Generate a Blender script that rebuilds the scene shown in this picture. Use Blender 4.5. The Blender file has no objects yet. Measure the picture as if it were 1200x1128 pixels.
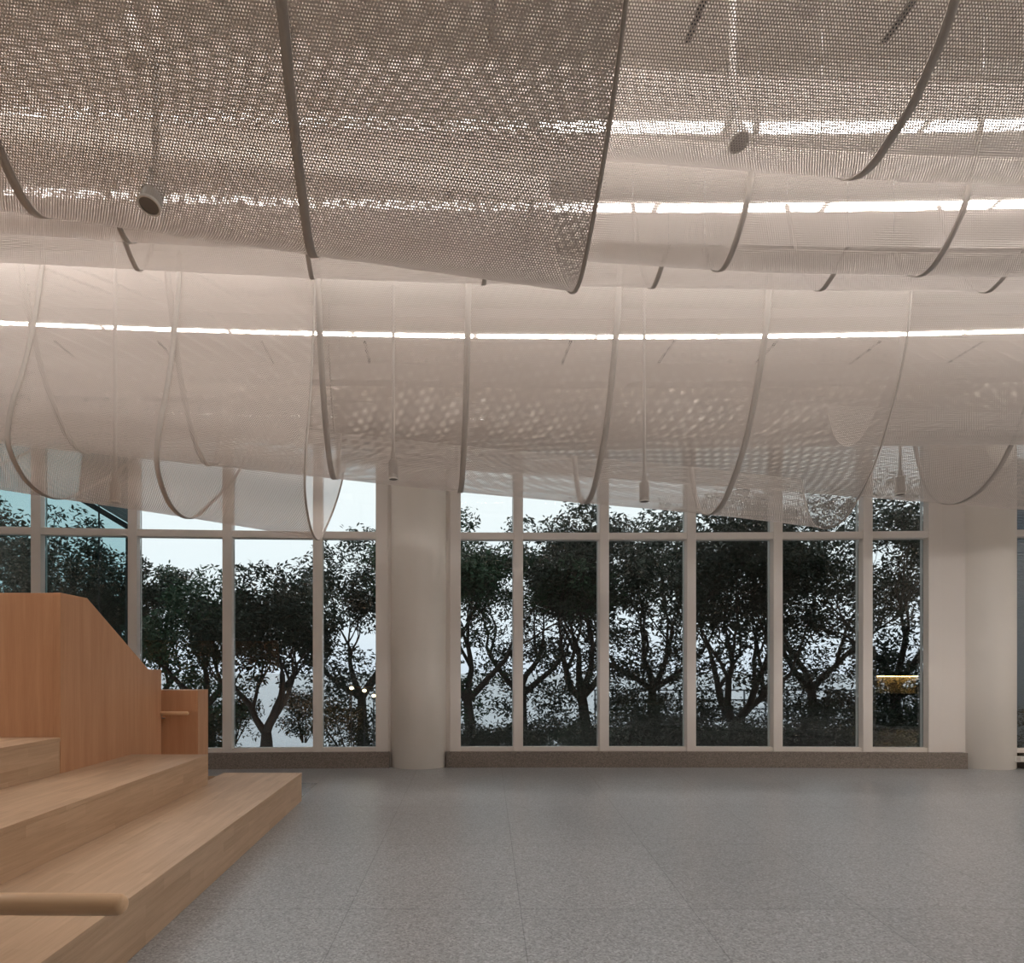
import bpy, bmesh, math, random
from mathutils import Vector, Matrix
random.seed(7)
S = bpy.context.scene
C = S.collection
# ------------------------------------------------------------------ camera facts
F, CX, CY, EYE = 750.0, 519.0, 785.0, 1.5       # focal length in px, vanishing point, eye height
def PX(px, d): return (px - CX) / F * d
def PZ(py, d): return EYE + (CY - py) / F * d
def YF(x): return 9.93 - (x - 2.4) ** 2 / 190.0  # room face of the gently curved window wall
def face_x(px, off=0.0):
    x = 0.0
    for _ in range(12): x = PX(px, YF(x) + off)
    return x
CEIL = 6.0

# ------------------------------------------------------------------ materials
def newmat(name):
    m = bpy.data.materials.new(name); m.use_nodes = True
    nt = m.node_tree; nt.nodes.clear()
    out = nt.nodes.new('ShaderNodeOutputMaterial')
    return m, nt, out
def N(nt, t, **kw):
    n = nt.nodes.new(t)
    for k, v in kw.items():
        if k.startswith('i_'):
            n.inputs[k[2:].replace('_', ' ')].default_value = v
        else: setattr(n, k, v)
    return n
def L(nt, a, ao, b, bi): nt.links.new(a.outputs[ao], b.inputs[bi])
def plain(name, col, rough=0.6, metal=0.0, noise=0.0, nscale=20.0, bump=0.0, spec=0.5):
    m, nt, out = newmat(name)
    b = N(nt, 'ShaderNodeBsdfPrincipled')
    b.inputs['Base Color'].default_value = (*col, 1); b.inputs['Roughness'].default_value = rough
    b.inputs['Metallic'].default_value = metal; b.inputs['Specular IOR Level'].default_value = spec
    if noise or bump:
        tc = N(nt, 'ShaderNodeTexCoord'); nz = N(nt, 'ShaderNodeTexNoise')
        nz.inputs['Scale'].default_value = nscale; nz.inputs['Detail'].default_value = 4
        L(nt, tc, 'Object', nz, 'Vector')
        if noise:
            mr = N(nt, 'ShaderNodeMapRange'); mr.inputs['To Min'].default_value = 1 - noise; mr.inputs['To Max'].default_value = 1 + noise
            L(nt, nz, 'Fac', mr, 'Value')
            vm = N(nt, 'ShaderNodeVectorMath', operation='SCALE'); vm.inputs[0].default_value = col
            L(nt, mr, 'Result', vm, 'Scale'); L(nt, vm, 'Vector', b, 'Base Color')
        if bump:
            bp = N(nt, 'ShaderNodeBump'); bp.inputs['Strength'].default_value = bump; bp.inputs['Distance'].default_value = .01
            L(nt, nz, 'Fac', bp, 'Height'); L(nt, bp, 'Normal', b, 'Normal')
    L(nt, b, 'BSDF', out, 'Surface')
    return m
def emit(name, col, st):
    m, nt, out = newmat(name)
    e = N(nt, 'ShaderNodeEmission'); e.inputs['Color'].default_value = (*col, 1); e.inputs['Strength'].default_value = st
    L(nt, e, 'Emission', out, 'Surface'); return m

def mesh_fabric(name, col, pitch, r):
    """coated metal mesh: hexagonally packed round holes, pattern in metres on the UV map"""
    m, nt, out = newmat(name)
    uv = N(nt, 'ShaderNodeUVMap'); uv.uv_map = 'UVMap'
    sc = N(nt, 'ShaderNodeVectorMath', operation='SCALE'); sc.inputs['Scale'].default_value = 1 / pitch
    L(nt, uv, 'UV', sc, 0)
    ds = []
    for off in ((0, 0, 0), (.5, .8660254, 0)):
        ad = N(nt, 'ShaderNodeVectorMath', operation='ADD'); ad.inputs[1].default_value = off
        L(nt, sc, 'Vector', ad, 0)
        w = N(nt, 'ShaderNodeVectorMath', operation='WRAP')
        w.inputs[1].default_value = (.5, .8660254, 1); w.inputs[2].default_value = (-.5, -.8660254, -1)
        L(nt, ad, 'Vector', w, 0)
        ln = N(nt, 'ShaderNodeVectorMath', operation='LENGTH'); L(nt, w, 'Vector', ln, 0)
        ds.append(ln)
    mn = N(nt, 'ShaderNodeMath', operation='MINIMUM')
    L(nt, ds[0], 'Value', mn, 0); L(nt, ds[1], 'Value', mn, 1)
    lt = N(nt, 'ShaderNodeMath', operation='LESS_THAN'); lt.inputs[1].default_value = r
    L(nt, mn, 'Value', lt, 0)
    b = N(nt, 'ShaderNodeBsdfPrincipled'); b.inputs['Base Color'].default_value = (*col, 1); b.inputs['Roughness'].default_value = .55
    b.inputs['Specular IOR Level'].default_value = .3
    t = N(nt, 'ShaderNodeBsdfTransparent'); mx = N(nt, 'ShaderNodeMixShader')
    L(nt, lt, 'Value', mx, 'Fac'); L(nt, b, 'BSDF', mx, 1); L(nt, t, 'BSDF', mx, 2)
    L(nt, mx, 'Shader', out, 'Surface')
    return m
def glass(name, tint, refl=1.0):
    m, nt, out = newmat(name)
    t = N(nt, 'ShaderNodeBsdfTransparent'); t.inputs['Color'].default_value = (*tint, 1)
    g = N(nt, 'ShaderNodeBsdfGlossy'); g.inputs['Roughness'].default_value = 0.0; g.inputs['Color'].default_value = (1, 1, 1, 1)
    fr = N(nt, 'ShaderNodeFresnel'); fr.inputs['IOR'].default_value = 1.5
    ml = N(nt, 'ShaderNodeMath', operation='MULTIPLY'); ml.inputs[1].default_value = refl; ml.use_clamp = True
    mx = N(nt, 'ShaderNodeMixShader')
    L(nt, fr, 'Fac', ml, 0); L(nt, ml, 'Value', mx, 'Fac'); L(nt, t, 'BSDF', mx, 1); L(nt, g, 'BSDF', mx, 2)
    L(nt, mx, 'Shader', out, 'Surface'); return m

def wood(name, c1, c2, rough=.42, stave=True, grain=(1.0, 14.0)):
    """timber; UV u runs along the grain in metres"""
    m, nt, out = newmat(name)
    uv = N(nt, 'ShaderNodeUVMap'); uv.uv_map = 'UVMap'
    b = N(nt, 'ShaderNodeBsdfPrincipled'); b.inputs['Roughness'].default_value = rough; b.inputs['Specular IOR Level'].default_value = .4
    mp = N(nt, 'ShaderNodeMapping'); mp.inputs['Scale'].default_value = (grain[0], grain[1], 1)
    L(nt, uv, 'UV', mp, 'Vector')
    nz = N(nt, 'ShaderNodeTexNoise'); nz.inputs['Scale'].default_value = 2.2; nz.inputs['Detail'].default_value = 6; nz.inputs['Distortion'].default_value = .6
    L(nt, mp, 'Vector', nz, 'Vector')
    mp2 = N(nt, 'ShaderNodeMapping'); mp2.inputs['Scale'].default_value = (5, 160, 1)
    L(nt, uv, 'UV', mp2, 'Vector')
    nf = N(nt, 'ShaderNodeTexNoise'); nf.inputs['Scale'].default_value = 1.0; nf.inputs['Detail'].default_value = 3
    L(nt, mp2, 'Vector', nf, 'Vector')
    a = N(nt, 'ShaderNodeMath', operation='MULTIPLY_ADD'); a.inputs[1].default_value = .35; 
    L(nt, nf, 'Fac', a, 0); 
    s1 = N(nt, 'ShaderNodeMath', operation='MULTIPLY'); s1.inputs[1].default_value = .65
    L(nt, nz, 'Fac', s1, 0); L(nt, s1, 'Value', a, 2)
    src = a
    if stave:
        br = N(nt, 'ShaderNodeTexBrick'); br.offset = .37; br.offset_frequency = 2
        br.inputs['Color1'].default_value = (0, 0, 0, 1); br.inputs['Color2'].default_value = (1, 1, 1, 1); br.inputs['Mortar'].default_value = (.3, .3, .3, 1)
        br.inputs['Scale'].default_value = 1; br.inputs['Mortar Size'].default_value = .0007; br.inputs['Brick Width'].default_value = .62; br.inputs['Row Height'].default_value = .075
        L(nt, uv, 'UV', br, 'Vector')
        s2 = N(nt, 'ShaderNodeMath', operation='MULTIPLY_ADD'); s2.inputs[1].default_value = .2
        L(nt, br, 'Color', s2, 0)
        s3 = N(nt, 'ShaderNodeMath', operation='MULTIPLY_ADD'); s3.inputs[1].default_value = .8; s3.inputs[2].default_value = .0
        L(nt, a, 'Value', s3, 0); L(nt, s3, 'Value', s2, 2)
        src = s2
    rp = N(nt, 'ShaderNodeValToRGB')
    rp.color_ramp.elements[0].position = .25; rp.color_ramp.elements[0].color = (*c1, 1)
    rp.color_ramp.elements[1].position = .78; rp.color_ramp.elements[1].color = (*c2, 1)
    L(nt, src, 'Value', rp, 'Fac'); L(nt, rp, 'Color', b, 'Base Color'); L(nt, b, 'BSDF', out, 'Surface')
    return m

def terrazzo(name, base, joints=True, rough=.3):
    m, nt, out = newmat(name)
    tc = N(nt, 'ShaderNodeTexCoord')
    b = N(nt, 'ShaderNodeBsdfPrincipled'); b.inputs['Roughness'].default_value = rough
    v1 = N(nt, 'ShaderNodeTexVoronoi'); v1.inputs['Scale'].default_value = 95
    L(nt, tc, 'Object', v1, 'Vector')
    cr = N(nt, 'ShaderNodeValToRGB'); e = cr.color_ramp.elements
    e[0].position = 0; e[0].color = (.62, .60, .58, 1); e[1].position = 1; e[1].color = (1.42, 1.41, 1.38, 1)
    for p, c in ((.25, (.8, .78, .76)), (.55, (1, 1, .99)), (.82, (1.1, 1.09, 1.08))):
        q = e.new(p); q.color = (*c, 1)
    sx = N(nt, 'ShaderNodeSeparateColor'); L(nt, v1, 'Color', sx, 'Color'); L(nt, sx, 'Red', cr, 'Fac')
    ln = N(nt, 'ShaderNodeTexNoise'); ln.inputs['Scale'].default_value = .5; ln.inputs['Detail'].default_value = 3
    L(nt, tc, 'Object', ln, 'Vector')
    mr = N(nt, 'ShaderNodeMapRange'); mr.inputs['To Min'].default_value = .86; mr.inputs['To Max'].default_value = 1.14
    L(nt, ln, 'Fac', mr, 'Value')
    mu = N(nt, 'ShaderNodeVectorMath', operation='MULTIPLY'); mu.inputs[1].default_value = base
    L(nt, cr, 'Color', mu, 0)
    sc = N(nt, 'ShaderNodeVectorMath', operation='SCALE'); L(nt, mu, 'Vector', sc, 0); L(nt, mr, 'Result', sc, 'Scale')
    last = sc
    if joints:
        sp = N(nt, 'ShaderNodeSeparateXYZ'); L(nt, tc, 'Object', sp, 'Vector')
        def M(op, a, bv=None, c=None):
            n = N(nt, 'ShaderNodeMath', operation=op)
            for i, q in enumerate((a, bv, c)):
                if q is None: continue
                if isinstance(q, (int, float)): n.inputs[i].default_value = q
                else: nt.links.new(q, n.inputs[i])
            return n.outputs[0]
        X, Y = sp.outputs['X'], sp.outputs['Y']
        # slabs are laid on slightly fanning joints that follow the curve of the window wall
        r = M('ADD', Y, 26.4)
        ang = M('DIVIDE', M('ADD', X, 1.66), r)
        t = M('DIVIDE', M('SUBTRACT', ang, .0352), .0354)
        fr = M('FRACT', t); du = M('MINIMUM', fr, M('SUBTRACT', 1.0, fr))
        lx = M('LESS_THAN', M('MULTIPLY', M('MULTIPLY', du, .0354), r), .0035)
        ty = M('DIVIDE', M('SUBTRACT', Y, 4.02), 1.5)
        fy = M('FRACT', M('ADD', ty, 40.0)); dv = M('MULTIPLY', M('MINIMUM', fy, M('SUBTRACT', 1.0, fy)), 1.5)
        ly = M('LESS_THAN', dv, .0045)
        jn = M('MAXIMUM', lx, ly)
        wn = N(nt, 'ShaderNodeTexWhiteNoise', noise_dimensions='2D')
        cb = N(nt, 'ShaderNodeCombineXYZ'); nt.links.new(M('FLOOR', t), cb.inputs[0]); nt.links.new(M('FLOOR', ty), cb.inputs[1])
        L(nt, cb, 'Vector', wn, 'Vector')
        tone = M('MULTIPLY_ADD', wn.outputs['Value'], .08, .96)
        k = M('MULTIPLY', tone, M('SUBTRACT', 1.0, M('MULTIPLY', jn, .35)))
        s3 = N(nt, 'ShaderNodeVectorMath', operation='SCALE'); L(nt, sc, 'Vector', s3, 0); nt.links.new(k, s3.inputs['Scale'])
        last = s3
        rr = M('MULTIPLY_ADD', wn.outputs['Value'], .06, rough - .03); nt.links.new(rr, b.inputs['Roughness'])
    L(nt, last, 'Vector', b, 'Base Color'); L(nt, b, 'BSDF', out, 'Surface')
    return m

M_mesh = mesh_fabric('drape_mesh', (.67, .617, .575), .0147, .332)
M_mesh_fine = mesh_fabric('drape_mesh_fine', (.67, .617, .575), .0140, .308)
M_mesh_open = mesh_fabric('drape_mesh_coarse', (.67, .617, .575), .0195, .332)
M_seam = plain('seam_band', (.52, .48, .44), .6)
M_wire = plain('steel_wire', (.45, .44, .43), .35, .9)
M_white = plain('painted_frame', (.88, .83, .78), .45)
M_col = plain('column_plaster', (.84, .80, .74), .6, noise=.02, nscale=3)
M_wall = plain('wall_paint', (.70, .64, .57), .75)
M_wall2 = plain('back_wall_paint', (.36, .32, .28), .8)
M_ceil = plain('ceiling_paint', (.76, .73, .69), .8)
M_slot = plain('slot_black', (.03, .03, .03), .7)
M_floor = terrazzo('floor_terrazzo', (.335, .35, .365))
M_plinth = terrazzo('plinth_terrazzo', (.25, .215, .188), joints=False, rough=.55)
M_wood = wood('beech_boards', (.45, .30, .185), (.68, .50, .345))
M_panel = wood('cherry_veneer', (.53, .275, .145), (.70, .41, .24), rough=.5, stave=False, grain=(.35, 6))
M_rail = wood('turned_beech', (.76, .50, .29), (.92, .66, .42), rough=.35, stave=False)
M_glass = glass('clear_glass', (.80, .83, .83), 1.15)
M_teal = glass('teal_glass', (.50, .62, .63), 1.15)
M_led = emit('light_strip', (1.0, .93, .89), 17)
M_led4 = emit('light_strip_soft', (1.0, .93, .89), 22)
M_led5 = emit('light_strip_mid', (1.0, .93, .89), 16)
M_led6 = emit('fill_strip_overhead', (1.0, .93, .89), 44)
M_led2 = emit('slim_light_strip', (1.0, .915, .86), 55)
M_led3 = emit('fill_strip_rear', (1.0, .86, .74), 8)
M_can = plain('lamp_housing', (.55, .52, .49), .45)
M_dark = plain('lamp_lens', (.22, .20, .185), .5)
M_rim = plain('lamp_rim', (.85, .82, .78), .4)
M_socket = plain('socket_plastic', (.75, .73, .68), .4)
M_bark = plain('tree_bark', (.035, .028, .022), .9, noise=.3, nscale=12)
M_leafs = [plain('leaf_dark', (.018, .034, .022), .6, noise=.5, nscale=.8, spec=.25), plain('leaf_green', (.026, .064, .032), .6, noise=.5, nscale=.8, spec=.25)]
M_hedge = plain('hedge_leaf', (.018, .032, .018), .7, noise=.5, nscale=2, spec=.2)
M_lawn = plain('lawn', (.02, .035, .014), .95, noise=.5, nscale=9, spec=.1)
M_water = plain('open_water', (.12, .15, .19), .25, noise=.2, nscale=.3, bump=.3)
M_louv = plain('louvre_blue_grey', (.20, .24, .29), .5)
M_roof = plain('roof_metal', (.35, .36, .38), .45, .3)
M_beam = plain('dark_beam', (.02, .02, .022), .6)
M_black = plain('tap_black', (.01, .01, .01), .3)
M_cab = plain('cabinet_front', (.05, .048, .045), .6)
M_splash = plain('cream_splashback', (.62, .50, .30), .6)
M_warmled = emit('warm_led', (1.0, .66, .26), 60)
M_globe = emit('glint_lamp_glow', (1.0, .72, .32), 9)
M_post = plain('rail_paint', (.30, .32, .36), .5)
M_soffit = plain('added_soffit', (.25, .25, .25), .8)

# ------------------------------------------------------------------ mesh helpers
def link(name, verts, faces, mat, parent=None, uvs=None, smooth=False, loc=None):
    me = bpy.data.meshes.new(name); me.from_pydata([tuple(v) for v in verts], [], faces)
    if uvs:
        ul = me.uv_layers.new(name='UVMap'); flat = []
        for f in faces:
            for k in f: flat += list(uvs[k])
        ul.data.foreach_set('uv', flat)
    if smooth: me.polygons.foreach_set('use_smooth', [True] * len(me.polygons))
    me.update()
    o = bpy.data.objects.new(name, me); C.objects.link(o)
    if mat: me.materials.append(mat)
    if parent: o.parent = parent
    if loc: o.location = loc
    return o
class MB:
    def __init__(s): s.v = []; s.f = []; s.uv = []
    def add(s, vs, fs, uvs=None):
        n = len(s.v); s.v += [tuple(v) for v in vs]; s.f += [tuple(i + n for i in f) for f in fs]
        s.uv += uvs if uvs else [(0, 0)] * len(vs)
    def quad(s, a, b, c, d, ua=(0, 0), ub=(1, 0), uc=(1, 1), ud=(0, 1)): s.add([a, b, c, d], [(0, 1, 2, 3)], [ua, ub, uc, ud])
    def box(s, x0, x1, y0, y1, z0, z1, grain='y', mtx=None):
        """box with per-face UVs in metres; u follows the grain axis"""
        P = lambda x, y, z: (Vector((x, y, z)) if mtx is None else mtx @ Vector((x, y, z)))
        def uvf(p, drop):
            ax = {'x': 0, 'y': 1, 'z': 2}; g = ax[grain]
            if drop == g: rest = [i for i in range(3) if i != g]; return (p[rest[0]], p[rest[1]])
            o = [i for i in range(3) if i not in (g, drop)][0]; return (p[g] + drop * 3.3, p[o] + drop * 1.7)
        cs = [(x, y, z) for x in (x0, x1) for y in (y0, y1) for z in (z0, z1)]
        for idx, drop in (((0, 1, 3, 2), 0), ((4, 6, 7, 5), 0), ((0, 4, 5, 1), 1), ((2, 3, 7, 6), 1), ((0, 2, 6, 4), 2), ((1, 5, 7, 3), 2)):
            s.add([P(*cs[i]) for i in idx], [(0, 1, 2, 3)], [uvf(cs[i], drop) for i in idx])
    def tube(s, pts, rads, n=12, caps=True):
        pts = [Vector(p) for p in pts]
        if isinstance(rads, (int, float)): rads = [rads] * len(pts)
        base = len(s.v); up = None
        for i, p in enumerate(pts):
            t = (pts[min(i + 1, len(pts) - 1)] - pts[max(i - 1, 0)]).normalized()
            if up is None: up = t.orthogonal().normalized()
            up = (up - t * up.dot(t)).normalized(); bi = t.cross(up)
            for k in range(n):
                a = 2 * math.pi * k / n
                s.v.append(tuple(p + (up * math.cos(a) + bi * math.sin(a)) * rads[i])); s.uv.append((i * .2, k / n * .2))
        for i in range(len(pts) - 1):
            for k in range(n):
                a = base + i * n + k; b = base + i * n + (k + 1) % n
                s.f.append((a, b, b + n, a + n))
        if caps:
            s.f.append(tuple(base + k for k in reversed(range(n)))); s.f.append(tuple(base + (len(pts) - 1) * n + k for k in range(n)))
    def lathe(s, prof, n=32, mtx=None, caps=True):
        base = len(s.v)
        for r, z in prof:
            for k in range(n):
                a = 2 * math.pi * k / n; v = Vector((r * math.cos(a), r * math.sin(a), z))
                s.v.append(tuple(v if mtx is None else mtx @ v)); s.uv.append((k / n, z))
        for i in range(len(prof) - 1):
            for k in range(n):
                a = base + i * n + k; b = base + i * n + (k + 1) % n
                s.f.append((a, b, b + n, a + n))
        if caps:
            s.f.append(tuple(base + k for k in reversed(range(n)))); s.f.append(tuple(base + (len(prof) - 1) * n + k for k in range(n)))
    def prism(s, poly, x0, x1, grain='z'):
        """poly in (y, z), extruded along x"""
        n = len(poly)
        for x, rev in ((x0, True), (x1, False)):
            vs = [(x, y, z) for y, z in poly]; uv = [((z, y) if grain == 'z' else (y, z)) for y, z in poly]
            s.add(vs, [tuple(reversed(range(n))) if rev else tuple(range(n))], uv)
        for i in range(n):
            a, b = poly[i], poly[(i + 1) % n]
            l = math.hypot(b[0] - a[0], b[1] - a[1])
            s.add([(x0, *a), (x0, *b), (x1, *b), (x1, *a)], [(0, 1, 2, 3)], [(0, 0), (l, 0), (l, x1 - x0), (0, x1 - x0)])
    def build(s, name, mat, parent=None, smooth=False): return link(name, s.v, s.f, mat, parent, s.uv, smooth)
def bevel(o, w=.004, seg=2):
    b = o.modifiers.new('bevel', 'BEVEL'); b.width = w; b.segments = seg; b.limit_method = 'ANGLE'; b.angle_limit = .6
    # boxes are built face by face: weld first so that the bevel finds its edges
    wd = o.modifiers.new('weld', 'WELD'); wd.merge_threshold = .0002
    o.modifiers.move(1, 0); return o
def thing(name, label, cat, loc=(0, 0, 0), group=None, kind=None):
    o = bpy.data.objects.new(name, None); C.objects.link(o); o.location = loc; o.empty_display_size = .2
    tag(o, label, cat, group, kind); return o
def tag(o, label=None, cat=None, group=None, kind=None):
    if label: o['label'] = label
    if cat: o['category'] = cat
    if group: o['group'] = group
    if kind: o['kind'] = kind
    return o
def struct(o, label=None, cat=None): return tag(o, label, cat, None, 'structure')
def rel(o, p):           # part geometry was written in world coordinates: keep it there under a moved parent
    o.parent = p; o.matrix_parent_inverse = Matrix.Translation(p.location).inverted(); return o

# ------------------------------------------------------------------ room shell
XL, XR, YB = -9.2, 14.5, -7.0
mb = MB()
xs = [XL + (XR - XL) * i / 40 for i in range(41)]
for i in range(40):
    a, b = xs[i], xs[i + 1]
    mb.add([(a, YB, 0), (b, YB, 0), (b, YF(b) + .6, 0), (a, YF(a) + .6, 0)], [(0, 1, 2, 3)])
struct(mb.build('floor', M_floor), 'grey speckled terrazzo floor laid in large slabs', 'floor')
mb = MB()
for i in range(40):
    a, b = xs[i], xs[i + 1]
    mb.add([(a, YB, CEIL), (b, YB, CEIL), (b, YF(b) + .6, CEIL), (a, YF(a) + .6, CEIL)], [(3, 2, 1, 0)])
ceiling = struct(mb.build('ceiling', M_ceil), 'pale ceiling above the mesh drapes', 'ceiling')
mb = MB(); mb.box(XL - .1, XL, YB, 9.6, 0, CEIL); struct(mb.build('wall_left', M_wall), 'plain side wall', 'wall')
mb = MB(); mb.box(XR, XR + .1, YB, 9.6, 0, CEIL); struct(mb.build('wall_right', M_wall), 'plain side wall', 'wall')
mb = MB(); mb.box(XL, XR, YB - .1, YB, 0, CEIL); struct(mb.build('wall_back', M_wall2), 'plain rear wall', 'wall')

# ceiling beams that show through the mesh
def arcbox(mbx, x0, x1, o0, o1, z0, z1, n=14):
    """box that follows the window curve; o0/o1 are offsets behind the face of the frames"""
    P = [x0 + (x1 - x0) * i / n for i in range(n + 1)]
    for i in range(n):
        a, b = P[i], P[i + 1]
        v = [(a, YF(a) + o0, z0), (b, YF(b) + o0, z0), (b, YF(b) + o1, z0), (a, YF(a) + o1, z0),
             (a, YF(a) + o0, z1), (b, YF(b) + o0, z1), (b, YF(b) + o1, z1), (a, YF(a) + o1, z1)]
        f = [(0, 1, 5, 4), (2, 3, 7, 6), (3, 2, 1, 0), (4, 5, 6, 7)]
        if i == 0: f.append((3, 0, 4, 7))
        if i == n - 1: f.append((1, 2, 6, 5))
        mbx.add(v, f)
for o0, o1, dz in ((-5.22, -4.98, .14), (-1.95, -1.62, .12), (-.42, -.20, .22)):
    mb = MB(); arcbox(mb, XL, XR, o0, o1, CEIL - dz, CEIL); struct(mb.build('trim_1', M_ceil), 'pale beam across the ceiling', 'beam')
# air slots between the light rows
slotx = [3.16 + 1.41 * k for k in range(-7, 6)]
for k, x in enumerate(slotx):
    for (d0, d1) in ((3.4, 4.58), (8.75, 9.42)):
        mb = MB(); mb.box(x - .02, x + .02, d0, d1, CEIL - .012, CEIL - .002)
        o = mb.build('ceiling_air_slot', M_slot)
        tag(o, 'thin black air slot in the ceiling ' + ('near the windows' if d0 > 5 else 'above the nearer drapes'), 'air vent',
            'air slots near the windows' if d0 > 5 else 'air slots above the nearer drapes')
mb = MB(); mb.box(1.55, 2.6, 4.02, 4.06, CEIL - .06, CEIL - .02); mb.box(1.55, 2.6, 4.16, 4.2, CEIL - .06, CEIL - .02)
tray = thing('cable_tray', 'twin rail cable tray with a junction box seen through the upper right drape', 'cable tray')
mb.build('rail', M_can, tray)
mb = MB(); mb.lathe([(.07, CEIL - .16), (.09, CEIL - .14), (.09, CEIL - .002)], 20, Matrix.Translation((2.42, 4.2, 0))); mb.build('junction_box', M_can, tray)

# ------------------------------------------------------------------ light strips
LEDM = [M_led, M_led5, M_led4, M_led2, M_led6, M_led3]
rows = [(5.31, 'white light strip of the row seen through the topmost right drape'),
        (6.23, 'white light strip of the row seen through the second band of drapes'),
        (8.64, 'bright white light strip of the crisp dashed row above the window side drapes'),
        (9.72, 'slim white light strip of the sparkling row at the head of the windows'),
        (2.9, 'added fill light strip overhead, out of view'),  # fill row added above the view to light the room
        (-1.0, 'added fill light strip behind the camera')]  # fill row added behind the camera to light the room from the rear
def strip_mb(x0, x1, d, w):
    m = MB(); n = 3
    for i in range(n):
        a = x0 + (x1 - x0) * i / n; b = x0 + (x1 - x0) * (i + 1) / n
        off = d - 9.93
        ya, yb = YF(a) + off, YF(b) + off
        z0, z1 = CEIL - .010, CEIL - .001
        m.add([(a, ya - w, z0), (b, yb - w, z0), (b, yb + w, z0), (a, ya + w, z0), (a, ya - w, z1), (b, yb - w, z1), (b, yb + w, z1), (a, ya + w, z1)],
              [(3, 2, 1, 0), (0, 1, 5, 4), (2, 3, 7, 6)] + ([(3, 0, 4, 7)] if i == 0 else []) + ([(1, 2, 6, 5)] if i == n - 1 else []))
    return m
for ri, (d, lab) in enumerate(rows):
    for k in range(-6, 7):
        x0 = 2.07 + 1.635 * k + (.28 if ri == 0 else 0); x1 = x0 + 1.635
        if x0 < XL + .1 or x1 > XR - .1: continue
        w = .010 if ri == 3 else .037 if ri == 2 else .052
        o = strip_mb(x0 + .03, x1 - .03, d, w).build('ceiling_light_strip', LEDM[ri])
        tag(o, lab, 'light', ['light strips over the topmost right drape', 'light strips over the second drape', 'light strips of the crisp row', 'light strips at the window head',
                             'added overhead fill strips', 'added rear fill strips'][ri])

# ------------------------------------------------------------------ window wall
HEADZ = 5.72; SILLZ = .243
fp = {k: face_x(k) for k in (41.6, 155, 265.9, 372, 447.5, 533.5, 607.5, 708.3, 810.5, 912, 1017.2, 1096, 1183)}
def post(mbx, x, w, dep=.2, z0=SILLZ, z1=HEADZ, off=0.0):
    sl = -(x - 2.4) / 95.0
    M = Matrix.Translation((x, YF(x) + off, 0)) @ Matrix.Rotation(math.atan(sl), 4, 'Z')
    mbx.box(-w / 2, w / 2, 0, dep, z0, z1, mtx=M)
def window(n, posts, panes_tinted=(), label=''):
    w = thing('window_%d' % n, label, 'window', kind='structure')
    for (x, ww) in posts:
        mb = MB(); post(mb, x, ww); bevel(mb.build('mullion', M_white, w), .006)
    for i in range(len(posts) - 1):
        (a, wa), (b, wb) = posts[i], posts[i + 1]
        x0, x1 = a + wa / 2 - .005, b - wb / 2 + .005
        for nm, z0, z1, dd in (('transom', 3.53, 3.635, .012), ('bottom_rail', SILLZ, SILLZ + .062, .03), ('head_rail', HEADZ - .06, HEADZ, .012)):
            mb = MB(); arcbox(mb, x0, x1, dd, .17, z0, z1, 1); mb.build(nm, M_white, w)
        for z0, z1 in ((SILLZ + .06, 3.535), (3.63, HEADZ - .055)):
            mb = MB(); arcbox(mb, x0, x1, .12, .132, z0, z1, 1)
            o = mb.build('glass_pane', M_teal if i in panes_tinted else M_glass, w)
            if i in panes_tinted: o['label'] = 'teal tinted pane'
    return w
pitch = 1.41
left = [(fp[41.6] - pitch, .14), (fp[41.6], .14), (fp[155], .135), (fp[265.9], .14), (fp[372], .14), (fp[447.5], .19)]
window(1, left, (0, 1), 'tall white framed window bay behind the wooden steps')
window(2, [(fp[533.5], .17), (fp[607.5], .145), (fp[708.3], .145), (fp[810.5], .14), (fp[912], .14), (fp[1017.2], .145), (fp[1096], .19)], (), 'tall white framed window bay between the two round columns')
window(3, [(fp[1183], .16), (fp[1183] + 1.36, .14), (fp[1183] + 2.72, .14), (fp[1183] + 4.08, .14)], (), 'white framed window bay right of the right column')
# head beam above the glazing and wall beyond the bays
mb = MB(); arcbox(mb, XL, XR, .0, .5, HEADZ, CEIL); struct(mb.build('wall_front', M_wall), 'beam over the windows', 'wall')
mb = MB(); arcbox(mb, XL, fp[41.6] - pitch - .07, 0, .4, 0, HEADZ, 2); struct(mb.build('wall_corner', M_wall), 'wall end left of the windows', 'wall')
mb = MB(); arcbox(mb, fp[1183] + 4.15, XR, 0, .4, 0, HEADZ, 2); struct(mb.build('wall_corner', M_wall), 'wall end right of the windows', 'wall')
colL = (PX(490.6, 10.1), 10.1, .458); colR = (PX(1145.5, 10.06), 10.06, .462)
for (a, b) in ((XL, colL[0] - colL[2] + .02), (colL[0] + colL[2] - .02, colR[0] - colR[2] + .02), (colR[0] + colR[2] - .02, XR)):
    mb = MB(); arcbox(mb, a, b, -.06, .45, 0, SILLZ, 10)
    struct(mb.build('baseboard_front', M_plinth), 'brown grey speckled terrazzo plinth under the windows', 'plinth')
for (c, t) in ((colL, 'left'), (colR, 'right')):
    mb = MB(); mb.lathe([(c[2] - .004, .0), (c[2] - .004, .006), (c[2], .012), (c[2], CEIL)], 96, Matrix.Translation((c[0], c[1], 0)))
    o = mb.build('round_column', M_col, None, True)
    for p in o.data.polygons:
        if abs(p.normal.z) > .9: p.use_smooth = False
    tag(o, 'cream round column between the two window bays, nearer the steps' if t == 'left' else 'cream round column at the right end of the window wall', 'column')
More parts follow.
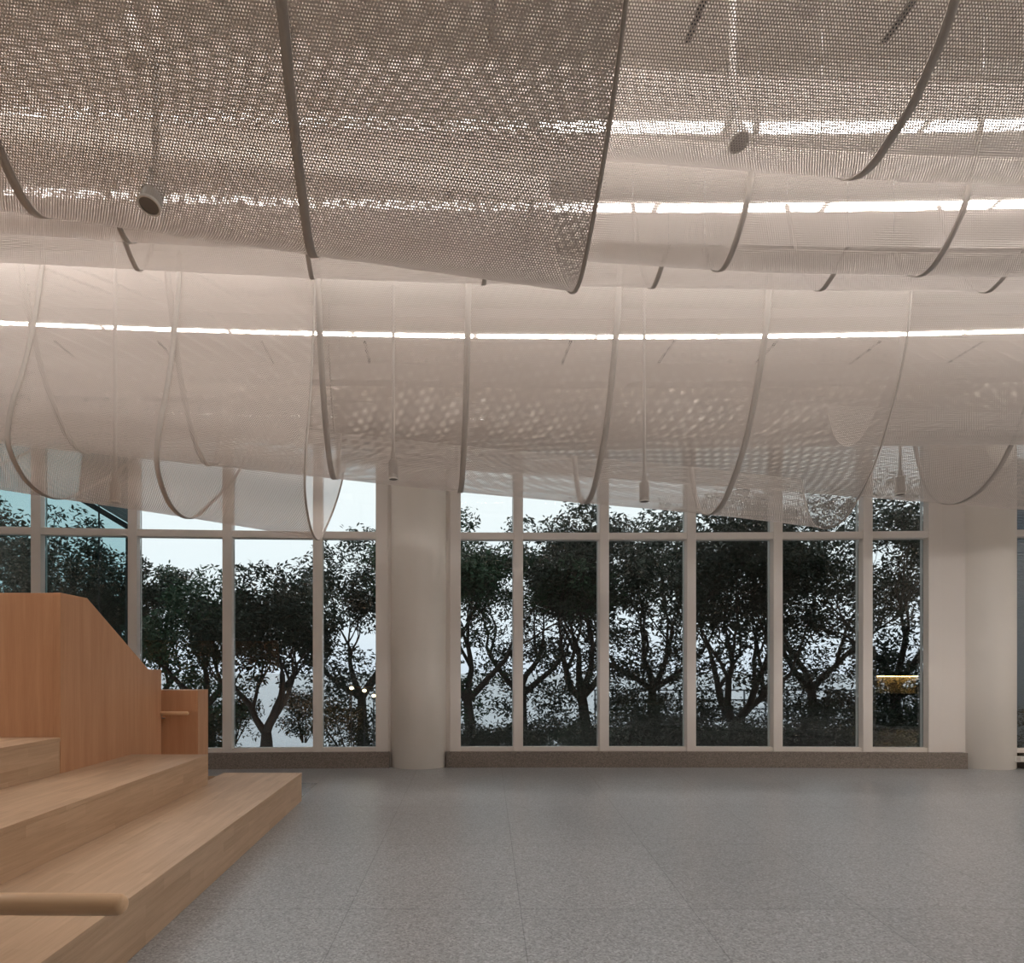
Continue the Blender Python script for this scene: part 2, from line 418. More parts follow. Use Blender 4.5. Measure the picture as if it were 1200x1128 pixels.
    # filler walls between column and frames
for x0, x1 in ((fp[447.5] + .09, colL[0] - .3), (colL[0] + .3, fp[533.5] - .08), (fp[1096] + .09, colR[0] - .3), (colR[0] + .3, fp[1183] - .075)):
    if x1 > x0:
        mb = MB(); arcbox(mb, x0, x1, .05, .25, 0, HEADZ, 1); struct(mb.build('wall_infill', M_white), 'narrow infill beside the column', 'wall')
sx = PX(1196, YF(8.8) - .06)
so = thing('wall_socket', 'white twin power socket on the plinth at the right edge', 'socket', (sx, YF(sx) - .062, .16))
mb = MB(); mb.box(-.09, .13, -.008, .0, -.045, .045); bevel(mb.build('socket_plate', M_socket, so), .003)
for dx in (-.035, .075):
    mb = MB(); mb.box(dx - .03, dx + .03, -.011, -.008, -.03, .03); mb.build('socket_insert', M_can, so)

# ------------------------------------------------------------------ mesh drapes
def interp(tab, z):
    """w for a height z above the lowest line, smooth between the table's points"""
    if z <= 0: return 0.0
    t = [(0.0, 0.0)] + tab
    for i in range(len(t) - 1):
        if z <= t[i + 1][1]:
            (w0, z0), (w1, z1) = t[i], t[i + 1]
            if i == 0: return w1 * math.sqrt(z / z1)
            f = (z - z0) / (z1 - z0)
            def sl(j):
                if j <= 0: return w1 and (t[1][0] / (2 * t[1][1]))
                if j >= len(t) - 1: return (t[-1][0] - t[-2][0]) / (t[-1][1] - t[-2][1])
                return (t[j + 1][0] - t[j - 1][0]) / (t[j + 1][1] - t[j - 1][1])
            h = z1 - z0; m0, m1 = sl(i) * h, sl(i + 1) * h
            return (2 * f ** 3 - 3 * f * f + 1) * w0 + (f ** 3 - 2 * f * f + f) * m0 + (-2 * f ** 3 + 3 * f * f) * w1 + (f ** 3 - f * f) * m1
    return t[-1][0]
TOP = 4.36                                     # top hem height above the eye
def drape(label, Dc, Dpx, near, far, line, seams, ends, capn=9, capf=9, rot=.0387, group=None, TOP=4.36, mat=None, near_bands=False):
    """U-shaped mesh panel. line: pixel points of its lowest edge -> heights; seams/ends: pixel x of bands at depth Dpx"""
    X = lambda px: PX(px, Dpx)
    def ypx(px):
        for i in range(len(line) - 1):
            if px <= line[i + 1][0] or i == len(line) - 2:
                (a, ya), (b, yb) = line[i], line[i + 1]
                return ya + (yb - ya) * (px - a) / (b - a)
    x0, x1 = line[0][0], line[-1][0]
    fz = [z * .02 for z in range(0, 60)]
    def z0_of(px):
        # average a little so the lowest edge runs smoothly
        y = sum(ypx(px + k) for k in (-60, -30, 0, 30, 60)) / 5 if x0 + 60 < px < x1 - 60 else ypx(px)
        s = (CY - y) / F
        c = [s * (Dc + interp(far, z)) - z for z in fz if z <= min(capf, 1.1)] + [s * (Dc + interp(near, z)) - z for z in fz]
        return max(c)
    nn, nf = 34, 30
    def section(px, xoff=0.0, out=0.0):
        zb = z0_of(px); pts = []
        zn = min(capn, TOP - zb); zf = min(capf, TOP - zb)
        for k in range(nn, 0, -1):
            z = zn * (k / nn) ** 1.8; pts.append((interp(near, z), z))
        for k in range(0, nf + 1):
            z = zf * (k / nf) ** 1.8; pts.append((interp(far, z), z))
        # arc length measured from the lowest line
        arc = [0.0] * len(pts)
        for k in range(nn - 1, -1, -1): arc[k] = arc[k + 1] - math.hypot(pts[k][0] - pts[k + 1][0], pts[k][1] - pts[k + 1][1])
        for k in range(nn + 1, len(pts)): arc[k] = arc[k - 1] + math.hypot(pts[k][0] - pts[k - 1][0], pts[k][1] - pts[k - 1][1])
        res = []
        for k, (w, z) in enumerate(pts):
            a, b = pts[max(k - 1, 0)], pts[min(k + 1, len(pts) - 1)]
            tx, tz = b[0] - a[0], b[1] - a[1]; l = math.hypot(tx, tz) or 1
            nx, nz = tz / l, -tx / l                         # outward (down at the lowest line)
            w2, z2 = w + nx * out, z + nz * out
            res.append((X(px) + xoff - rot * (Dc + w - Dpx), Dc + w2, EYE + zb + z2))
        return res, arc
    root = thing('mesh_ceiling_drape', label, 'ceiling drape', group=group)
    nx = max(8, int((x1 - x0) / 22)); V = []; Fc = []; UV = []
    cols = [x0 + (x1 - x0) * i / nx for i in range(nx + 1)]
    np_ = nn + nf + 1
    for px in cols:
        r, arc = section(px)
        V += r; UV += [(X(px), a) for a in arc]
    for i in range(nx):
        for k in range(np_ - 1):
            a = i * np_ + k; Fc.append((a, a + np_, a + np_ + 1, a + 1))
    link('mesh_sheet', V, Fc, mat or M_mesh, root, UV, True)
    for px, wd, nm in [(p, .036 if 3.5 < Dc < 6 else .062 if Dc > 7.6 else .046, 'seam_band') for p in seams] + [(p, .02, 'edge_band') for p in ends]:
        V = []; Fc = []
        for xo in (-wd / 2, wd / 2):
            for ou in (.002, .010):
                r, _ = section(px, xo, ou); V += r
        for k in range(np_ - 1):
            if near_bands and k > nn + 5: break
            A = [j * np_ + k for j in range(4)]      # 0: left in, 1: left out, 2: right in, 3: right out
            Fc += [(A[1], A[3], A[3] + 1, A[1] + 1), (A[0], A[0] + 1, A[2] + 1, A[2]), (A[0], A[1], A[1] + 1, A[0] + 1), (A[2], A[2] + 1, A[3] + 1, A[3])]
        link(nm, V, Fc, M_seam, root, None, True)
        r, _ = section(px)
        for end in (r[0], r[-1]):
            mb = MB(); mb.tube([(end[0], end[1], end[2] - .01), (end[0], end[1], CEIL)], .0022, 6); mb.build('suspension_wire', M_wire, root)
    return root
sc = lambda k, t: [(a * k, b * k) for a, b in t]
drape('large dark brown mesh drape nearest the camera, ending in a lower right corner', 3.33, 3.45,
      [(-.1, .025), (-.25, .125), (-.45, .28), (-.6, .44), (-.76, .67), (-1.0, 1.25), (-1.12, 2.2)],
      [(.06, .008), (.14, .045), (.3, .19), (.5, .45), (.7, .9), (.82, 1.4), (.88, 2.2)],
      [(-330, 202), (0, 247), (370, 300), (672, 342)], [-262, 50, 368], [671], capf=1.9, mat=M_mesh_fine, near_bands=True)
drape('grey mesh drape at the top right with one tube lamp poking out', 3.42, 3.6,
      [(-.1, .022), (-.26, .066), (-.35, .132), (-.44, .21), (-.526, .33), (-.75, .9), (-.82, 1.6)],
      [(.1, .02), (.2, .08), (.32, .22), (.42, .42)],
      [(-300, 104), (0, 131), (710, 188), (1000, 210), (1200, 218), (1480, 226)], [995], [1478], capf=.42, mat=M_mesh_fine)
drape('pale pinkish mesh drape directly below the top right drape', 4.44, 4.55,
      [(-.06, .01), (-.16, .07), (-.29, .21), (-.36, .38), (-.42, .62), (-.45, .9)],
      [(.11, .045), (.2, .14), (.3, .34)],
      [(-300, 262), (0, 273), (155, 284), (400, 296), (690, 306), (848, 318), (1072, 323), (1200, 325), (1480, 328)], [-75, 155, 612, 840, 1071, 1301], [1478], capn=.9, capf=.34)
drape('thin pale strip of mesh drape with small U shaped seams above the window side drapes', 5.17, 5.25,
      [(-.05, .01), (-.12, .035), (-.3, .14)],
      [(.07, .03), (.2, .2), (.35, .5), (.5, 1.05)],
      [(-300, 299), (0, 307), (165, 316), (365, 326), (560, 333), (760, 337), (960, 340), (1150, 342), (1480, 344)], [-35, 165, 367, 566, 762, 957, 1150, 1345], [1478], capn=.14, capf=1.05)
drape('lowest left mesh drape, its open right end hanging against the windows', 6.2, 6.2,
      [(-.18, .02), (-.35, .087), (-.52, .25), (-.55, .40), (-.48, .69), (-.37, .95), (-.24, 1.31), (-.12, 1.75), (-.02, 2.3), (.0, 2.9)],
      [(.3, .04), (.76, .27), (1.44, .66), (2.07, 1.09), (2.7, 1.62)],
      [(-320, 527), (0, 577), (222, 608), (370, 632)], [-90, 52, 211], [369], capf=1.62, TOP=4.05, mat=M_mesh_open)
drape('wide central mesh drape hanging lowest in front of the central window bay', 7.68, 7.8,
      [(-.24, .055), (-.4, .17), (-.6, .37), (-.78, .62), (-.95, .97), (-1.08, 1.3), (-1.18, 1.65), (-1.24, 2.1)],
      [(.3, .09), (.44, .27), (.53, .49), (.6, .75)],
      [(-320, 487), (0, 520), (357, 557), (540, 577), (830, 602), (968, 619)], [-45, 100, 245, 392, 539, 685, 830], [967], capf=.75, TOP=4.15, mat=M_mesh_open)
drape('rearmost mesh drape close to the windows, reaching the right edge of the picture', 8.87, 9.0,
      [(-.2, .03), (-.365, .095), (-.6, .29), (-.77, .525), (-.88, .72), (-1.05, 1.2), (-1.12, 2.1)],
      [(.2, .036), (.36, .12), (.54, .34), (.7, .72), (.78, 1.1), (.83, 1.7)],
      [(398, 542), (540, 551), (750, 563), (1006, 582), (1200, 597), (1420, 614)], [1115, 1290], [399, 1418], capf=1.7, TOP=4.0, mat=M_mesh_open)
drape('mesh drape nested above the rearmost one, behind the wide central drape', 8.8, 8.8,
      [(-.16, .03), (-.28, .095), (-.44, .29), (-.56, .525), (-.64, .72), (-.72, 1.2)],
      [(.16, .04), (.28, .12), (.4, .34), (.5, .72), (.56, 1.1)],
      [(-300, 480), (0, 500), (400, 525), (700, 528), (1035, 522), (1200, 520), (1480, 519)], [], [-298, 1478], TOP=3.9, mat=M_mesh_open)
drape('right hand mesh drape with a level lower line, starting where the wide central drape ends', 7.5, 7.5,
      [(-.2, .05), (-.33, .17), (-.5, .37), (-.66, .62), (-.8, .97), (-.92, 1.3), (-1.0, 1.65), (-1.05, 2.1)],
      [(.2, .09), (.34, .27), (.42, .49), (.48, .75)],
      [(998, 523), (1200, 521), (1480, 519)], [1330], [1478], capf=.75, mat=M_mesh_open)

# ------------------------------------------------------------------ hanging tube lamps
def spot(px, py, d, tilt, az, r, label, length=.24):
    x, z = PX(px, d), PZ(py, d)
    root = thing('pendant_spotlight', label, 'lamp', (x, d, z), 'tube lamps hanging among the drapes')
    M = Matrix.Rotation(az, 4, 'Z') @ Matrix.Rotation(tilt, 4, 'X')
    mb = MB(); mb.lathe([(r * .80, length), (r, length * .96), (r, .012), (r * .97, 0)], 32, M); mb.build('housing', M_can, root, False)
    mb = MB(); mb.lathe([(r * .90, -.004), (r * .90, -.001)], 32, M); mb.build('lens', M_dark, root)
    mb = MB(); mb.lathe([(r * .90, -.008), (r * 1.05, -.008), (r * 1.07, .006), (r * .98, .008)], 32, M, caps=False); mb.build('rim', M_rim, root)
    top = M @ Vector((0, 0, length)); H = CEIL - z
    mb = MB(); mb.tube([top - Vector((0, 0, .02)), Vector((top.x, top.y, top.z + .08))], .03, 14); mb.build('swivel', M_can, root)
    mb = MB(); mb.tube([Vector((top.x, top.y, top.z + .05)), Vector((top.x, top.y, H))], .018, 12); mb.build('pole', M_can, root)
    return root
spot(866, 166, 3.39, -.42, .35, .052, 'tube lamp poking through the top right drape', .11)
spot(175, 240, 3.18, -.30, -.5, .052, 'tube lamp poking through the dark nearest drape, left of its middle seam', .13)
spot(158, 70, 3.6, .2, -.6, .07, 'dim tube lamp behind the dark nearest drape, upper left', .15)
spot(135, 588, 6.35, 0, 0, .05, 'tube lamp inside the lowest left drape', .2)
spot(461, 561, 7.5, 0, 0, .055, 'tube lamp above the left round column', .22)
spot(755, 587, 7.5, 0, 0, .055, 'tube lamp inside the wide central drape', .22)
spot(1055, 579, 8.7, 0, 0, .06, 'tube lamp inside the rearmost drape near the right column', .24)

# ------------------------------------------------------------------ wooden steps
H1, H2, H3 = .3235, .633, .9365
X1, X2, X3 = -1.618, -2.42, -3.21
E1, E2, E3 = 7.35, 6.60, 5.37
T = .036
st = thing('wooden_seating_steps', 'broad light beech seating steps climbing to the left', 'steps')
def slab(name, x0, x1, y0, y1, z0, z1, mat, parent, grain='y', bw=.003):
    mb = MB(); mb.box(x0, x1, y0, y1, z0, z1, grain); return bevel(mb.build(name, mat, parent), bw)
YS = -1.2
slab('tread', X2 - .1, X1, YS, E1, H1 - T, H1, M_wood, st)
slab('tread', X3 - .1, X2, YS, E2, H2 - T, H2, M_wood, st)
slab('tread', -5.6, X3, YS, E3 + .02, H3 - T, H3, M_wood, st)
slab('riser', X1 - .03, X1 - .003, YS, E1 - .003, 0, H1 - T, M_wood, st)
slab('riser', X2 - .03, X2 - .003, YS, E2 - .003, H1, H2 - T, M_wood, st)
slab('riser', X3 - .03, X3 - .003, YS, E3, H2, H3 - T, M_wood, st)
slab('end_board', X2 - .4, X1 - .031, E1 - .03, E1 - .003, 0, H1 - T, M_wood, st, 'x')
slab('end_board', X3 - .2, X2 - .031, E2 - .03, E2 - .003, H1 - T, H2 - T, M_wood, st, 'x')
# landing behind the upper boxes, so that nothing hangs in the air
slab('base_block', -5.6, X2 - .4, E2 - .2, E1, 0, H1 - T, M_wood, st)
# guard: tall enclosure and sloping side
gd = thing('stair_guard_enclosure', 'tall reddish wooden stair enclosure with a sloping top standing on the steps', 'stair guard')
mb = MB(); mb.box(-6.2, X3 - .06, E3, E3 + .06, H3, 2.148, 'z'); bevel(mb.build('front_panel', M_panel, gd), .003)
mb = MB(); mb.prism([(E3, H2), (7.295, H1 - .02), (7.295, 1.508), (6.98, 1.508), (5.775, 2.15), (E3, 2.15)], X3 - .06, X3 + .001)
bevel(mb.build('side_panel', M_panel, gd), .003)
mb = MB(); mb.box(-6.2, -6.14, E3, 7.29, H1, 2.148, 'z'); bevel(mb.build('side_panel', M_panel, gd), .003)
g2 = thing('low_guard_wall', 'low reddish wooden guard box beyond the sloping enclosure', 'guard wall')
xg = PX(232, 7.0)
gp = slab('guard_body', -4.6, xg, 7.36, 7.68, 0, 1.257 + .013, M_panel, g2, 'z')
gp.location = (PX(232, 7.36) - xg, 0, 0)
h2 = thing('wall_handrail', 'short wooden handrail on the low guard box', 'handrail', (0, 0, 0))
zr = PZ(835.5, 7.28); xr = PX(221, 7.28)
mb = MB(); pts = [(-3.9, 7.28, zr), (xr - .02, 7.28, zr), (xr - .006, 7.28, zr), (xr, 7.28, zr)]; mb.tube(pts, [.022, .022, .019, .010], 20); mb.build('rail', M_rail, h2, True)
for x in (-3.6, -3.2):
    mb = MB(); mb.tube([(x, 7.28, zr - .015), (x, 7.30, zr - .06), (x, 7.362, zr - .06)], .007, 10); mb.build('bracket', M_wire, h2)
# handrail near the camera
h1 = thing('near_handrail', 'thick round wooden handrail with a rounded end reaching in at the lower left', 'handrail')
dR = 1.35; zr = PZ(1059.5, dR); xr = PX(148.3, dR); r = .0228
def yr(x): return dR - (xr - x) * -.012
pts = []; rd = []
for x in (-1.95, -1.6, -1.2, -.9, xr - .030): pts.append((x, yr(x), zr)); rd.append(r)
for k in range(1, 7):
    a = k / 6 * math.pi / 2 * .98; pts.append((xr - .020 + .020 * math.sin(a), yr(xr), zr)); rd.append(r * .28 + r * .72 * math.cos(a))
mb = MB(); mb.tube(pts, rd, 28)
o = mb.build('rail', M_rail, h1, True)
mb = MB(); mb.box(-2.02, -1.94, dR - .6, dR + .05, H1, 1.15, 'z'); bevel(mb.build('end_panel', M_panel, h1), .004)
mb = MB(); mb.tube([(-1.5, dR, H1), (-1.5, dR, zr - .01)], .015, 14); mb.build('post', M_wire, h1)

# ------------------------------------------------------------------ kitchenette seen only as a reflection in the right hand pane
kt = thing('kitchenette', 'dark kitchenette with a warm lit niche, seen reflected in the right hand pane', 'kitchenette', (11.9, 1.6, 0))
mb = MB(); mb.box(-.62, 1.25, 0, .6, 0, .84); mb.build('base_cabinet', M_cab, kt)
mb = MB(); mb.box(-.62, 1.25, -.02, .62, .84, .87); mb.build('worktop', M_black, kt)
mb = MB(); mb.box(-.62, 1.25, .0, .02, .87, 1.34); mb.build('splashback', M_splash, kt)
mb = MB(); mb.box(-.62, 1.25, 0, .4, 1.34, 2.7); mb.build('wall_cabinet', M_cab, kt)
mb = MB(); mb.box(-.62, 1.25, .05, .10, 1.32, 1.34); mb.build('led_strip', M_warmled, kt)
mb = MB(); mb.tube([(.25, .3, .87), (.25, .3, 1.18), (.25, .32, 1.24), (.27, .42, 1.25), (.27, .46, 1.18)], .016, 10)
mb.tube([(.25, .3, .97), (.35, .3, 1.0), (.38, .3, 1.04)], .013, 8); mb.build('tap', M_black, kt)

# ------------------------------------------------------------------ outside
mb = MB(); mb.box(-60, 3.4, 10.6, 13.0, -.6, -.35); mb.box(3.4, 60, 10.6, 20, -.6, -.3)
tag(mb.build('lawn_ground', M_lawn), 'dark grass outside the windows', 'lawn', kind='structure')
mb = MB(); mb.add([(-300, 14, -1.2), (300, 14, -1.2), (300, 500, -1.2), (-300, 500, -1.2)], [(0, 1, 2, 3)])
tag(mb.build('water_ground', M_water), 'pale open water beyond the trees', 'water', kind='structure')
mb = MB(); mb.box(-30, 30, 10.55, 12.6, 6.05, 6.25); struct(mb.build('trim_2', M_soffit), 'added outer eaves over the windows, shading the trees', 'eaves')  # unseen overhang added to block some sky light from the trees

def leaf_cloud(seed, blobs, per, size):
    rnd = random.Random(seed); V = []; Fc = []
    for (cx, cy, cz, r) in blobs:
        n = int(per * r * r / .16)
        for _ in range(n):
            # points in a flattened ball, denser towards its skin
            while True:
                a = [rnd.uniform(-1, 1) for _ in range(3)]; q = a[0] ** 2 + a[1] ** 2 + a[2] ** 2
                if .12 < q < 1: break
            c = Vector((cx + a[0] * r, cy + a[1] * r, cz + a[2] * r * .72))
            d = Vector((rnd.gauss(0, 1), rnd.gauss(0, 1), rnd.gauss(-.3, .7))).normalized()
            u = d.orthogonal().normalized(); u = (Matrix.Rotation(rnd.uniform(0, 6.28), 3, d) @ u)
            l = size * rnd.uniform(.7, 1.3); w = l * .36
            b = len(V)
            V += [c, c + d * l * .5 + u * w * .5, c + d * l, c + d * l * .5 - u * w * .5]
            Fc.append((b, b + 1, b + 2, b + 3))
    return V, Fc
def make_tree(seed, H, R, fork, lean=0.0, label='', at=(0, 0), base=-.3, leafm=0, dens=95, low=1.0, group=None):
    """short trunk that forks into spreading limbs; clumps of leaves fill the crown from `low` upwards"""
    rnd = random.Random(seed)
    root = thing('leafy_tree', label, 'tree', (at[0], at[1], base), group)
    wd = MB(); blobs = []
    def limb(p, d, l, r, lev):
        n = 6; pts = [p]; rd = [r]; q = p.copy(); dd = d.copy()
        for i in range(n):
            dd = (dd + Vector((rnd.gauss(0, .17), rnd.gauss(0, .12), .05 + rnd.gauss(0, .09)))).normalized()
            q = q + dd * l / n; pts.append(q.copy()); rd.append(max(.006, r * (1 - .5 * (i + 1) / n)))
        wd.tube(pts, rd, 7, False)
        if lev >= 2 and q.z > low:
            blobs.append((q.x, q.y, q.z, rnd.uniform(.2, .36)))
        if lev < 4:
            for i in range(2 + (1 if rnd.random() < .55 else 0)):
                j = rnd.choice((3, 4, 5)) if i else 6
                a = rnd.uniform(0, 6.28); sp = rnd.uniform(.35, .8)
                nd = (dd + Vector((math.cos(a) * sp, math.sin(a) * sp * .6, rnd.uniform(-.1, .35)))).normalized()
                limb(pts[j], nd, l * rnd.uniform(.62, .8), rd[j] * .74, lev + 1)
    top = Vector((lean * fork, 0, fork))
    wd.tube([(0, 0, -.2), (lean * .3, .02, fork * .5), tuple(top)], [.17, .13, .11], 12, True)
    m = rnd.choice((3, 4))
    for i in range(m):
        a = math.pi * (i + .5) / m + rnd.uniform(-.15, .15)
        limb(top - Vector((0, 0, .06)), Vector((math.cos(a) * .95, rnd.uniform(-.4, .4), .35 + math.sin(a) * .8)).normalized(), (H - fork) * .34, .095, 0)
    cz = (low + H) / 2; hz = (H - low) / 2 - .15
    for _ in range(int(31 * R * hz)):
        a = rnd.uniform(0, 6.28); e = rnd.uniform(-1, 1); rr = math.sqrt(rnd.uniform(.1, 1.0))
        w_ = math.sqrt(max(.08, 1 - max(0, e) ** 2.4)) * (1 if e > -.55 else .8)
        blobs.append((math.cos(a) * R * rr * w_ + lean, math.sin(a) * R * .55 * rr, cz + e * hz, rnd.uniform(.2, .46)))
    wd.build('trunk', M_bark, root, True)
    V, Fc = leaf_cloud(seed + 5, blobs, dens, .13)
    link('foliage', V, Fc, M_leafs[leafm], root)
    return root
def outside(px, d): return (PX(px, d), d)
TREES = [  # trunk px, depth, top y px, crown radius (m), fork height, leaf tone, lowest leaves, label
    (-40, 15.0, 574, 2.2, 1.0, 0, .2, 'dark tree outside the leftmost teal panes'),
    (78, 16.5, 588, 1.5, 1.0, 0, .3, 'dark tree seen over the tall wooden enclosure'),
    (180, 18.5, 660, 1.9, 1.0, 1, .1, 'lower green topped tree just right of the enclosure'),
    (245, 15.5, 664, 1.25, 1.0, 1, .5, 'rounded tree between the enclosure and the forked tree'),
    (312, 14.6, 650, 1.75, .4, 0, 1.35, 'forked tree with bare limbs low in the left window bay'),
    (425, 17.0, 622, 1.9, 1.1, 0, .6, 'tree beside the left column, partly hidden by it'),
    (552, 16.0, 592, .85, 1.1, 1, .5, 'narrow tree right beside the left column in the central bay'),
    (612, 17.5, 601, 1.3, 1.2, 0, .4, 'tree behind the second pane of the central bay'),
    (687, 15.5, 586, 1.35, 1.2, 0, .4, 'tree with the tallest rounded tip in the central bay'),
    (765, 18.0, 592, 2.0, 1.3, 0, .5, 'tall dark tree behind the middle of the central bay'),
    (862, 14.6, 575, 2.1, .6, 0, 1.1, 'large tree with a thick forked trunk right of the centre'),
    (955, 17.5, 570, 2.0, 1.3, 0, .5, 'tall tree left of the last central panes'),
    (1050, 15.5, 560, 1.7, 1.2, 0, .5, 'tall dark tree behind the last central pane'),
]
for i, (px, d, ty, R, th, lm, low, lab) in enumerate(TREES):
    x, y = outside(px, d); Ht = PZ(ty, d) + .3
    make_tree(100 + i * 7, Ht, R, th, random.uniform(-.1, .1), lab, (x, y), -.3, lm, 82, low)
# low shrubs
SH = [(-10, 13.2, .9, 1.3), (90, 13.4, .9, 1.2), (200, 13.0, .8, 1.2), (555, 13.5, .55, .9), (735, 13.0, .9, 1.1), (795, 14.0, 1.05, 1.2), (850, 12.9, .6, 1.0), (930, 13.6, .7, 1.2), (1000, 13.2, .95, 1.1), (1075, 13.5, 1.0, 1.2), (1160, 13.4, .9, 1.2), (640, 14.5, .6, 1.0), (415, 13.2, .85, .75), (770, 16.5, 1.0, 1.3), (900, 17.0, .9, 1.5), (1010, 17.0, 1.0, 1.4), (590, 13.2, .4, .8), (1046, 14.9, 1.75, .75), (272, 16.4, 1.0, .55), (356, 16.8, 1.1, .6)]
shl = ['leftmost dark shrub outside the teal pane', 'dark shrub outside behind the wooden enclosure', 'dark shrub outside behind the low guard box', 'small shrub outside beside the left column',
       'dark shrub at the foot of the third central pane', 'dark shrub left of the thick forked trunk', 'low shrub at the foot of the forked tree', 'low green shrub right of the forked trunk',
       'dark shrub below the reflected niche, left one', 'dark shrub at the foot of the last central pane', 'dark shrub behind the right column', 'small shrub at the foot of the second central pane', 'dark shrub beside the added warm glint lamps', 'far dark shrub between the third and fourth central panes',
       'far dark shrub right of the forked tree', 'far dark shrub before the railing, rightmost', 'low shrub at the foot of the first central pane', 'added tall dark shrub backing the reflected niche in the last central pane',  # the tall shrub is added as dark backing so the reflected niche reads
       'sparse shrub left of the forked tree in the left bay', 'sparse shrub right of the forked tree in the left bay']
for i, (px, d, h, w) in enumerate(SH):
    x, y = outside(px, d); rnd = random.Random(i + 50)
    root = thing('garden_shrub', shl[i], 'shrub', (x, y, -.3))
    bl = [(rnd.uniform(-w, w), rnd.uniform(-.4, .4), rnd.uniform(.15, h + .1), rnd.uniform(.22, .36)) for _ in range(44)]
    V, Fc = leaf_cloud(i + 90, bl, 150, .09); link('foliage', V, Fc, M_hedge, root)
    mb = MB()
    for b in bl[:9]: mb.tube([(b[0] * .2, 0, -.1), (b[0] * .7, b[1] * .6, b[2] * .6), b[:3]], [.02, .014, .007], 6, False)
    mb.build('stems', M_bark, root)
# waterside railing
rl = thing('waterside_railing', 'grey railing by the water behind the trees on the right', 'railing')
for k in range(17):
    x = 5.0 + k * .7; mb = MB(); mb.box(x - .025, x + .025, 21.0, 21.05, -.26, .85); mb.build('railing_post', M_post, rl)
for z in (.82, .5, .2):
    mb = MB(); mb.box(4.95, 16.25, 21.0, 21.04, z, z + .05); mb.build('rail', M_post, rl)
# louvred screen at the right edge
lv = thing('louvred_screen', 'blue grey louvred screen outside the right hand window', 'screen')
mb = MB(); x0 = PX(1186, 13.5)
mb.box(x0, x0 + 6, 13.62, 13.7, -.3, 6.0); mb.build('backing_wall', M_louv, lv)
mb = MB()
for k in range(110): mb.box(x0, x0 + 6, 13.56, 13.62, -.28 + k * .057, -.28 + k * .057 + .032)
mb.build('louvre_slats', M_louv, lv)
# lean-to canopy at the upper left
cn = thing('canopy_roof', 'ribbed metal canopy with a dark sloping edge beam, upper left outside', 'canopy')
dC = 13.0
p0 = Vector((PX(88, dC), dC, PZ(580, dC))); p1 = Vector((PX(150, dC), dC, PZ(617, dC)))
dv = (p1 - p0)
mb = MB(); mb.add([p0 + Vector((0, 0, -.07)), p1 + Vector((0, 0, -.07)), p1 + Vector((0, 0, .05)), p0 + Vector((0, 0, .05)),
                   p0 + Vector((0, .1, -.07)), p1 + Vector((0, .1, -.07)), p1 + Vector((0, .1, .05)), p0 + Vector((0, .1, .05))],
                  [(0, 1, 2, 3), (7, 6, 5, 4), (3, 2, 6, 7), (0, 4, 5, 1), (1, 5, 6, 2), (0, 3, 7, 4)]); mb.build('edge_beam', M_beam, cn)
mb = MB()
for k in range(26):
    o = Vector((0, .12 + k * .014, .07 + k * .085))
    a, b = p0 + o, p1 + o
    mb.add([a, b, b + Vector((0, .07, .01)), a + Vector((0, .07, .01)), a + Vector((0, 0, .075)), b + Vector((0, 0, .075)), b + Vector((0, .07, .09)), a + Vector((0, .07, .09))],
           [(0, 1, 5, 4), (1, 2, 6, 5), (2, 3, 7, 6), (3, 0, 4, 7), (4, 5, 6, 7), (3, 2, 1, 0)])
mb.build('ribbed_sheet', M_roof, cn)
mb = MB(); mb.tube([(p1.x - .03, dC + .05, -.35), (p1.x - .03, dC + .05, p1.z - .06)], .04, 12); mb.build('post', M_beam, cn)
mb = MB(); mb.tube([(PX(116, dC + .3), dC + .3, -.35), (PX(116, dC + .3), dC + .3, 5.0)], .018, 10); mb.build('post', M_beam, cn)
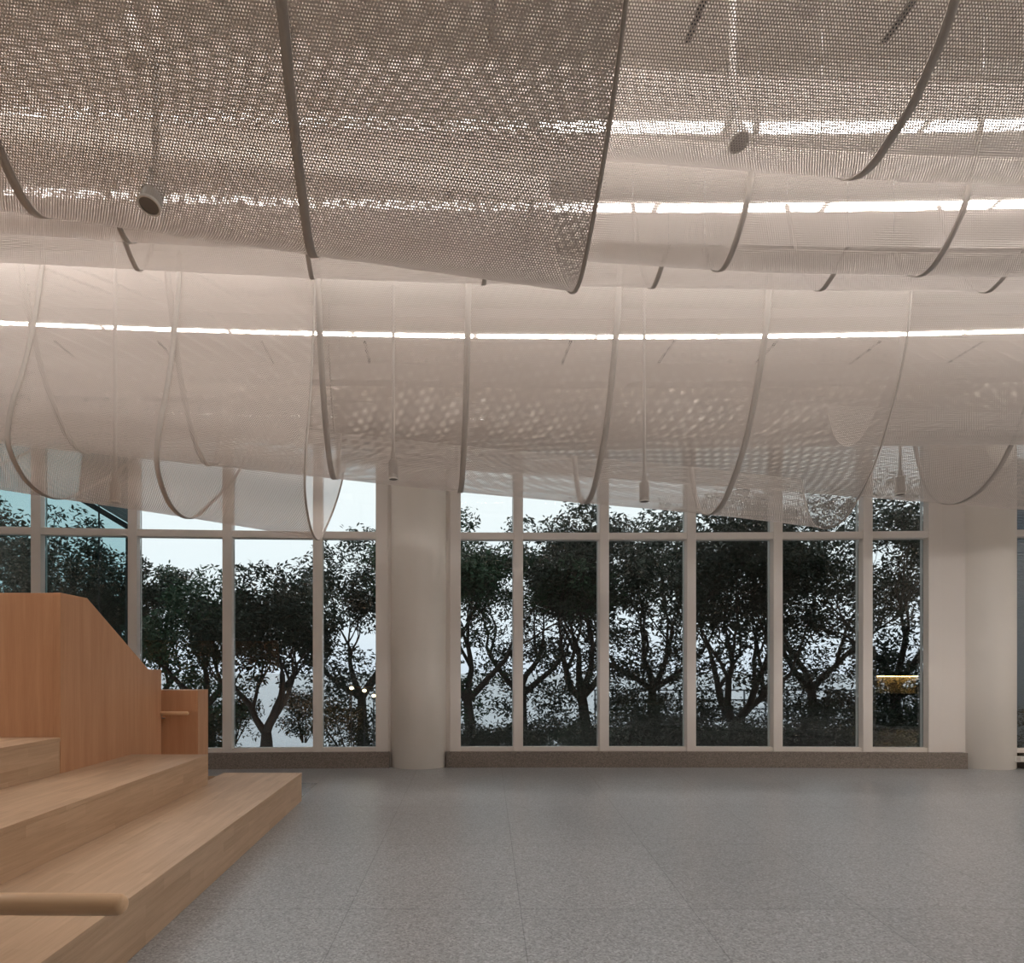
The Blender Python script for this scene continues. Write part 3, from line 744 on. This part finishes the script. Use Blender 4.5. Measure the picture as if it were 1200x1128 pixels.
# lamps added outside to stand in for the warm glints in the panes
for i, (px, py, lab) in enumerate(((412, 806, 'added lamp standing in for a warm glint, left one of three'), (427, 809, 'added lamp standing in for a warm glint, middle one'), (438, 815, 'added lamp standing in for a warm glint next to the left column frame'))):
    d = 12.2; x, z = PX(px, d), PZ(py, d)
    g = thing('glint_lamp', lab, 'glint lamp', (x, d, -.35), 'added glint lamps outside the left bay')
    mb = MB(); mb.tube([(0, 0, 0), (0, 0, z + .35 - .03)], .012, 8); mb.build('post', M_black, g)
    mb = MB(); mb.lathe([(.005, z + .32), (.03, z + .33), (.042, z + .35), (.03, z + .37), (.005, z + .38)], 14); mb.build('globe', M_globe, g, True)
    mb = MB(); mb.lathe([(.07, z + .385), (.01, z + .42)], 16); mb.build('cap', M_black, g)

# ------------------------------------------------------------------ sky, camera, look
w = bpy.data.worlds.new('sky'); S.world = w; w.use_nodes = True; nt = w.node_tree; nt.nodes.clear()
out = N(nt, 'ShaderNodeOutputWorld'); bg = N(nt, 'ShaderNodeBackground'); bg.inputs['Strength'].default_value = 1.2
tc = N(nt, 'ShaderNodeTexCoord'); sp = N(nt, 'ShaderNodeSeparateXYZ'); L(nt, tc, 'Generated', sp, 'Vector')
rp = N(nt, 'ShaderNodeValToRGB'); e = rp.color_ramp.elements
e[0].position = .0; e[0].color = (.74, .80, .90, 1); e[1].position = .35; e[1].color = (.98, 1.0, 1.0, 1)
q = e.new(.10); q.color = (.90, .95, .99, 1)
L(nt, sp, 'Z', rp, 'Fac'); L(nt, rp, 'Color', bg, 'Color'); L(nt, bg, 'Background', out, 'Surface')

cam = bpy.data.cameras.new('camera'); co = bpy.data.objects.new('camera', cam); C.objects.link(co)
co.location = (0, 0, EYE); co.rotation_euler = (math.pi / 2, 0, 0)
cam.sensor_fit = 'HORIZONTAL'; cam.sensor_width = 36; cam.lens = F / 1200 * 36
cam.shift_x = (600 - CX) / 1200; cam.shift_y = (CY - 564) / 1200
cam.clip_start = .05; cam.clip_end = 1200
S.camera = co
S.view_settings.view_transform = 'Standard'; S.view_settings.look = 'None'
S.view_settings.exposure = 0.38; S.view_settings.gamma = 1; S.view_settings.use_curve_mapping = False
S.cycles.transparent_max_bounces = 40; S.cycles.max_bounces = 10; S.cycles.diffuse_bounces = 5
S.cycles.sample_clamp_indirect = 4.0
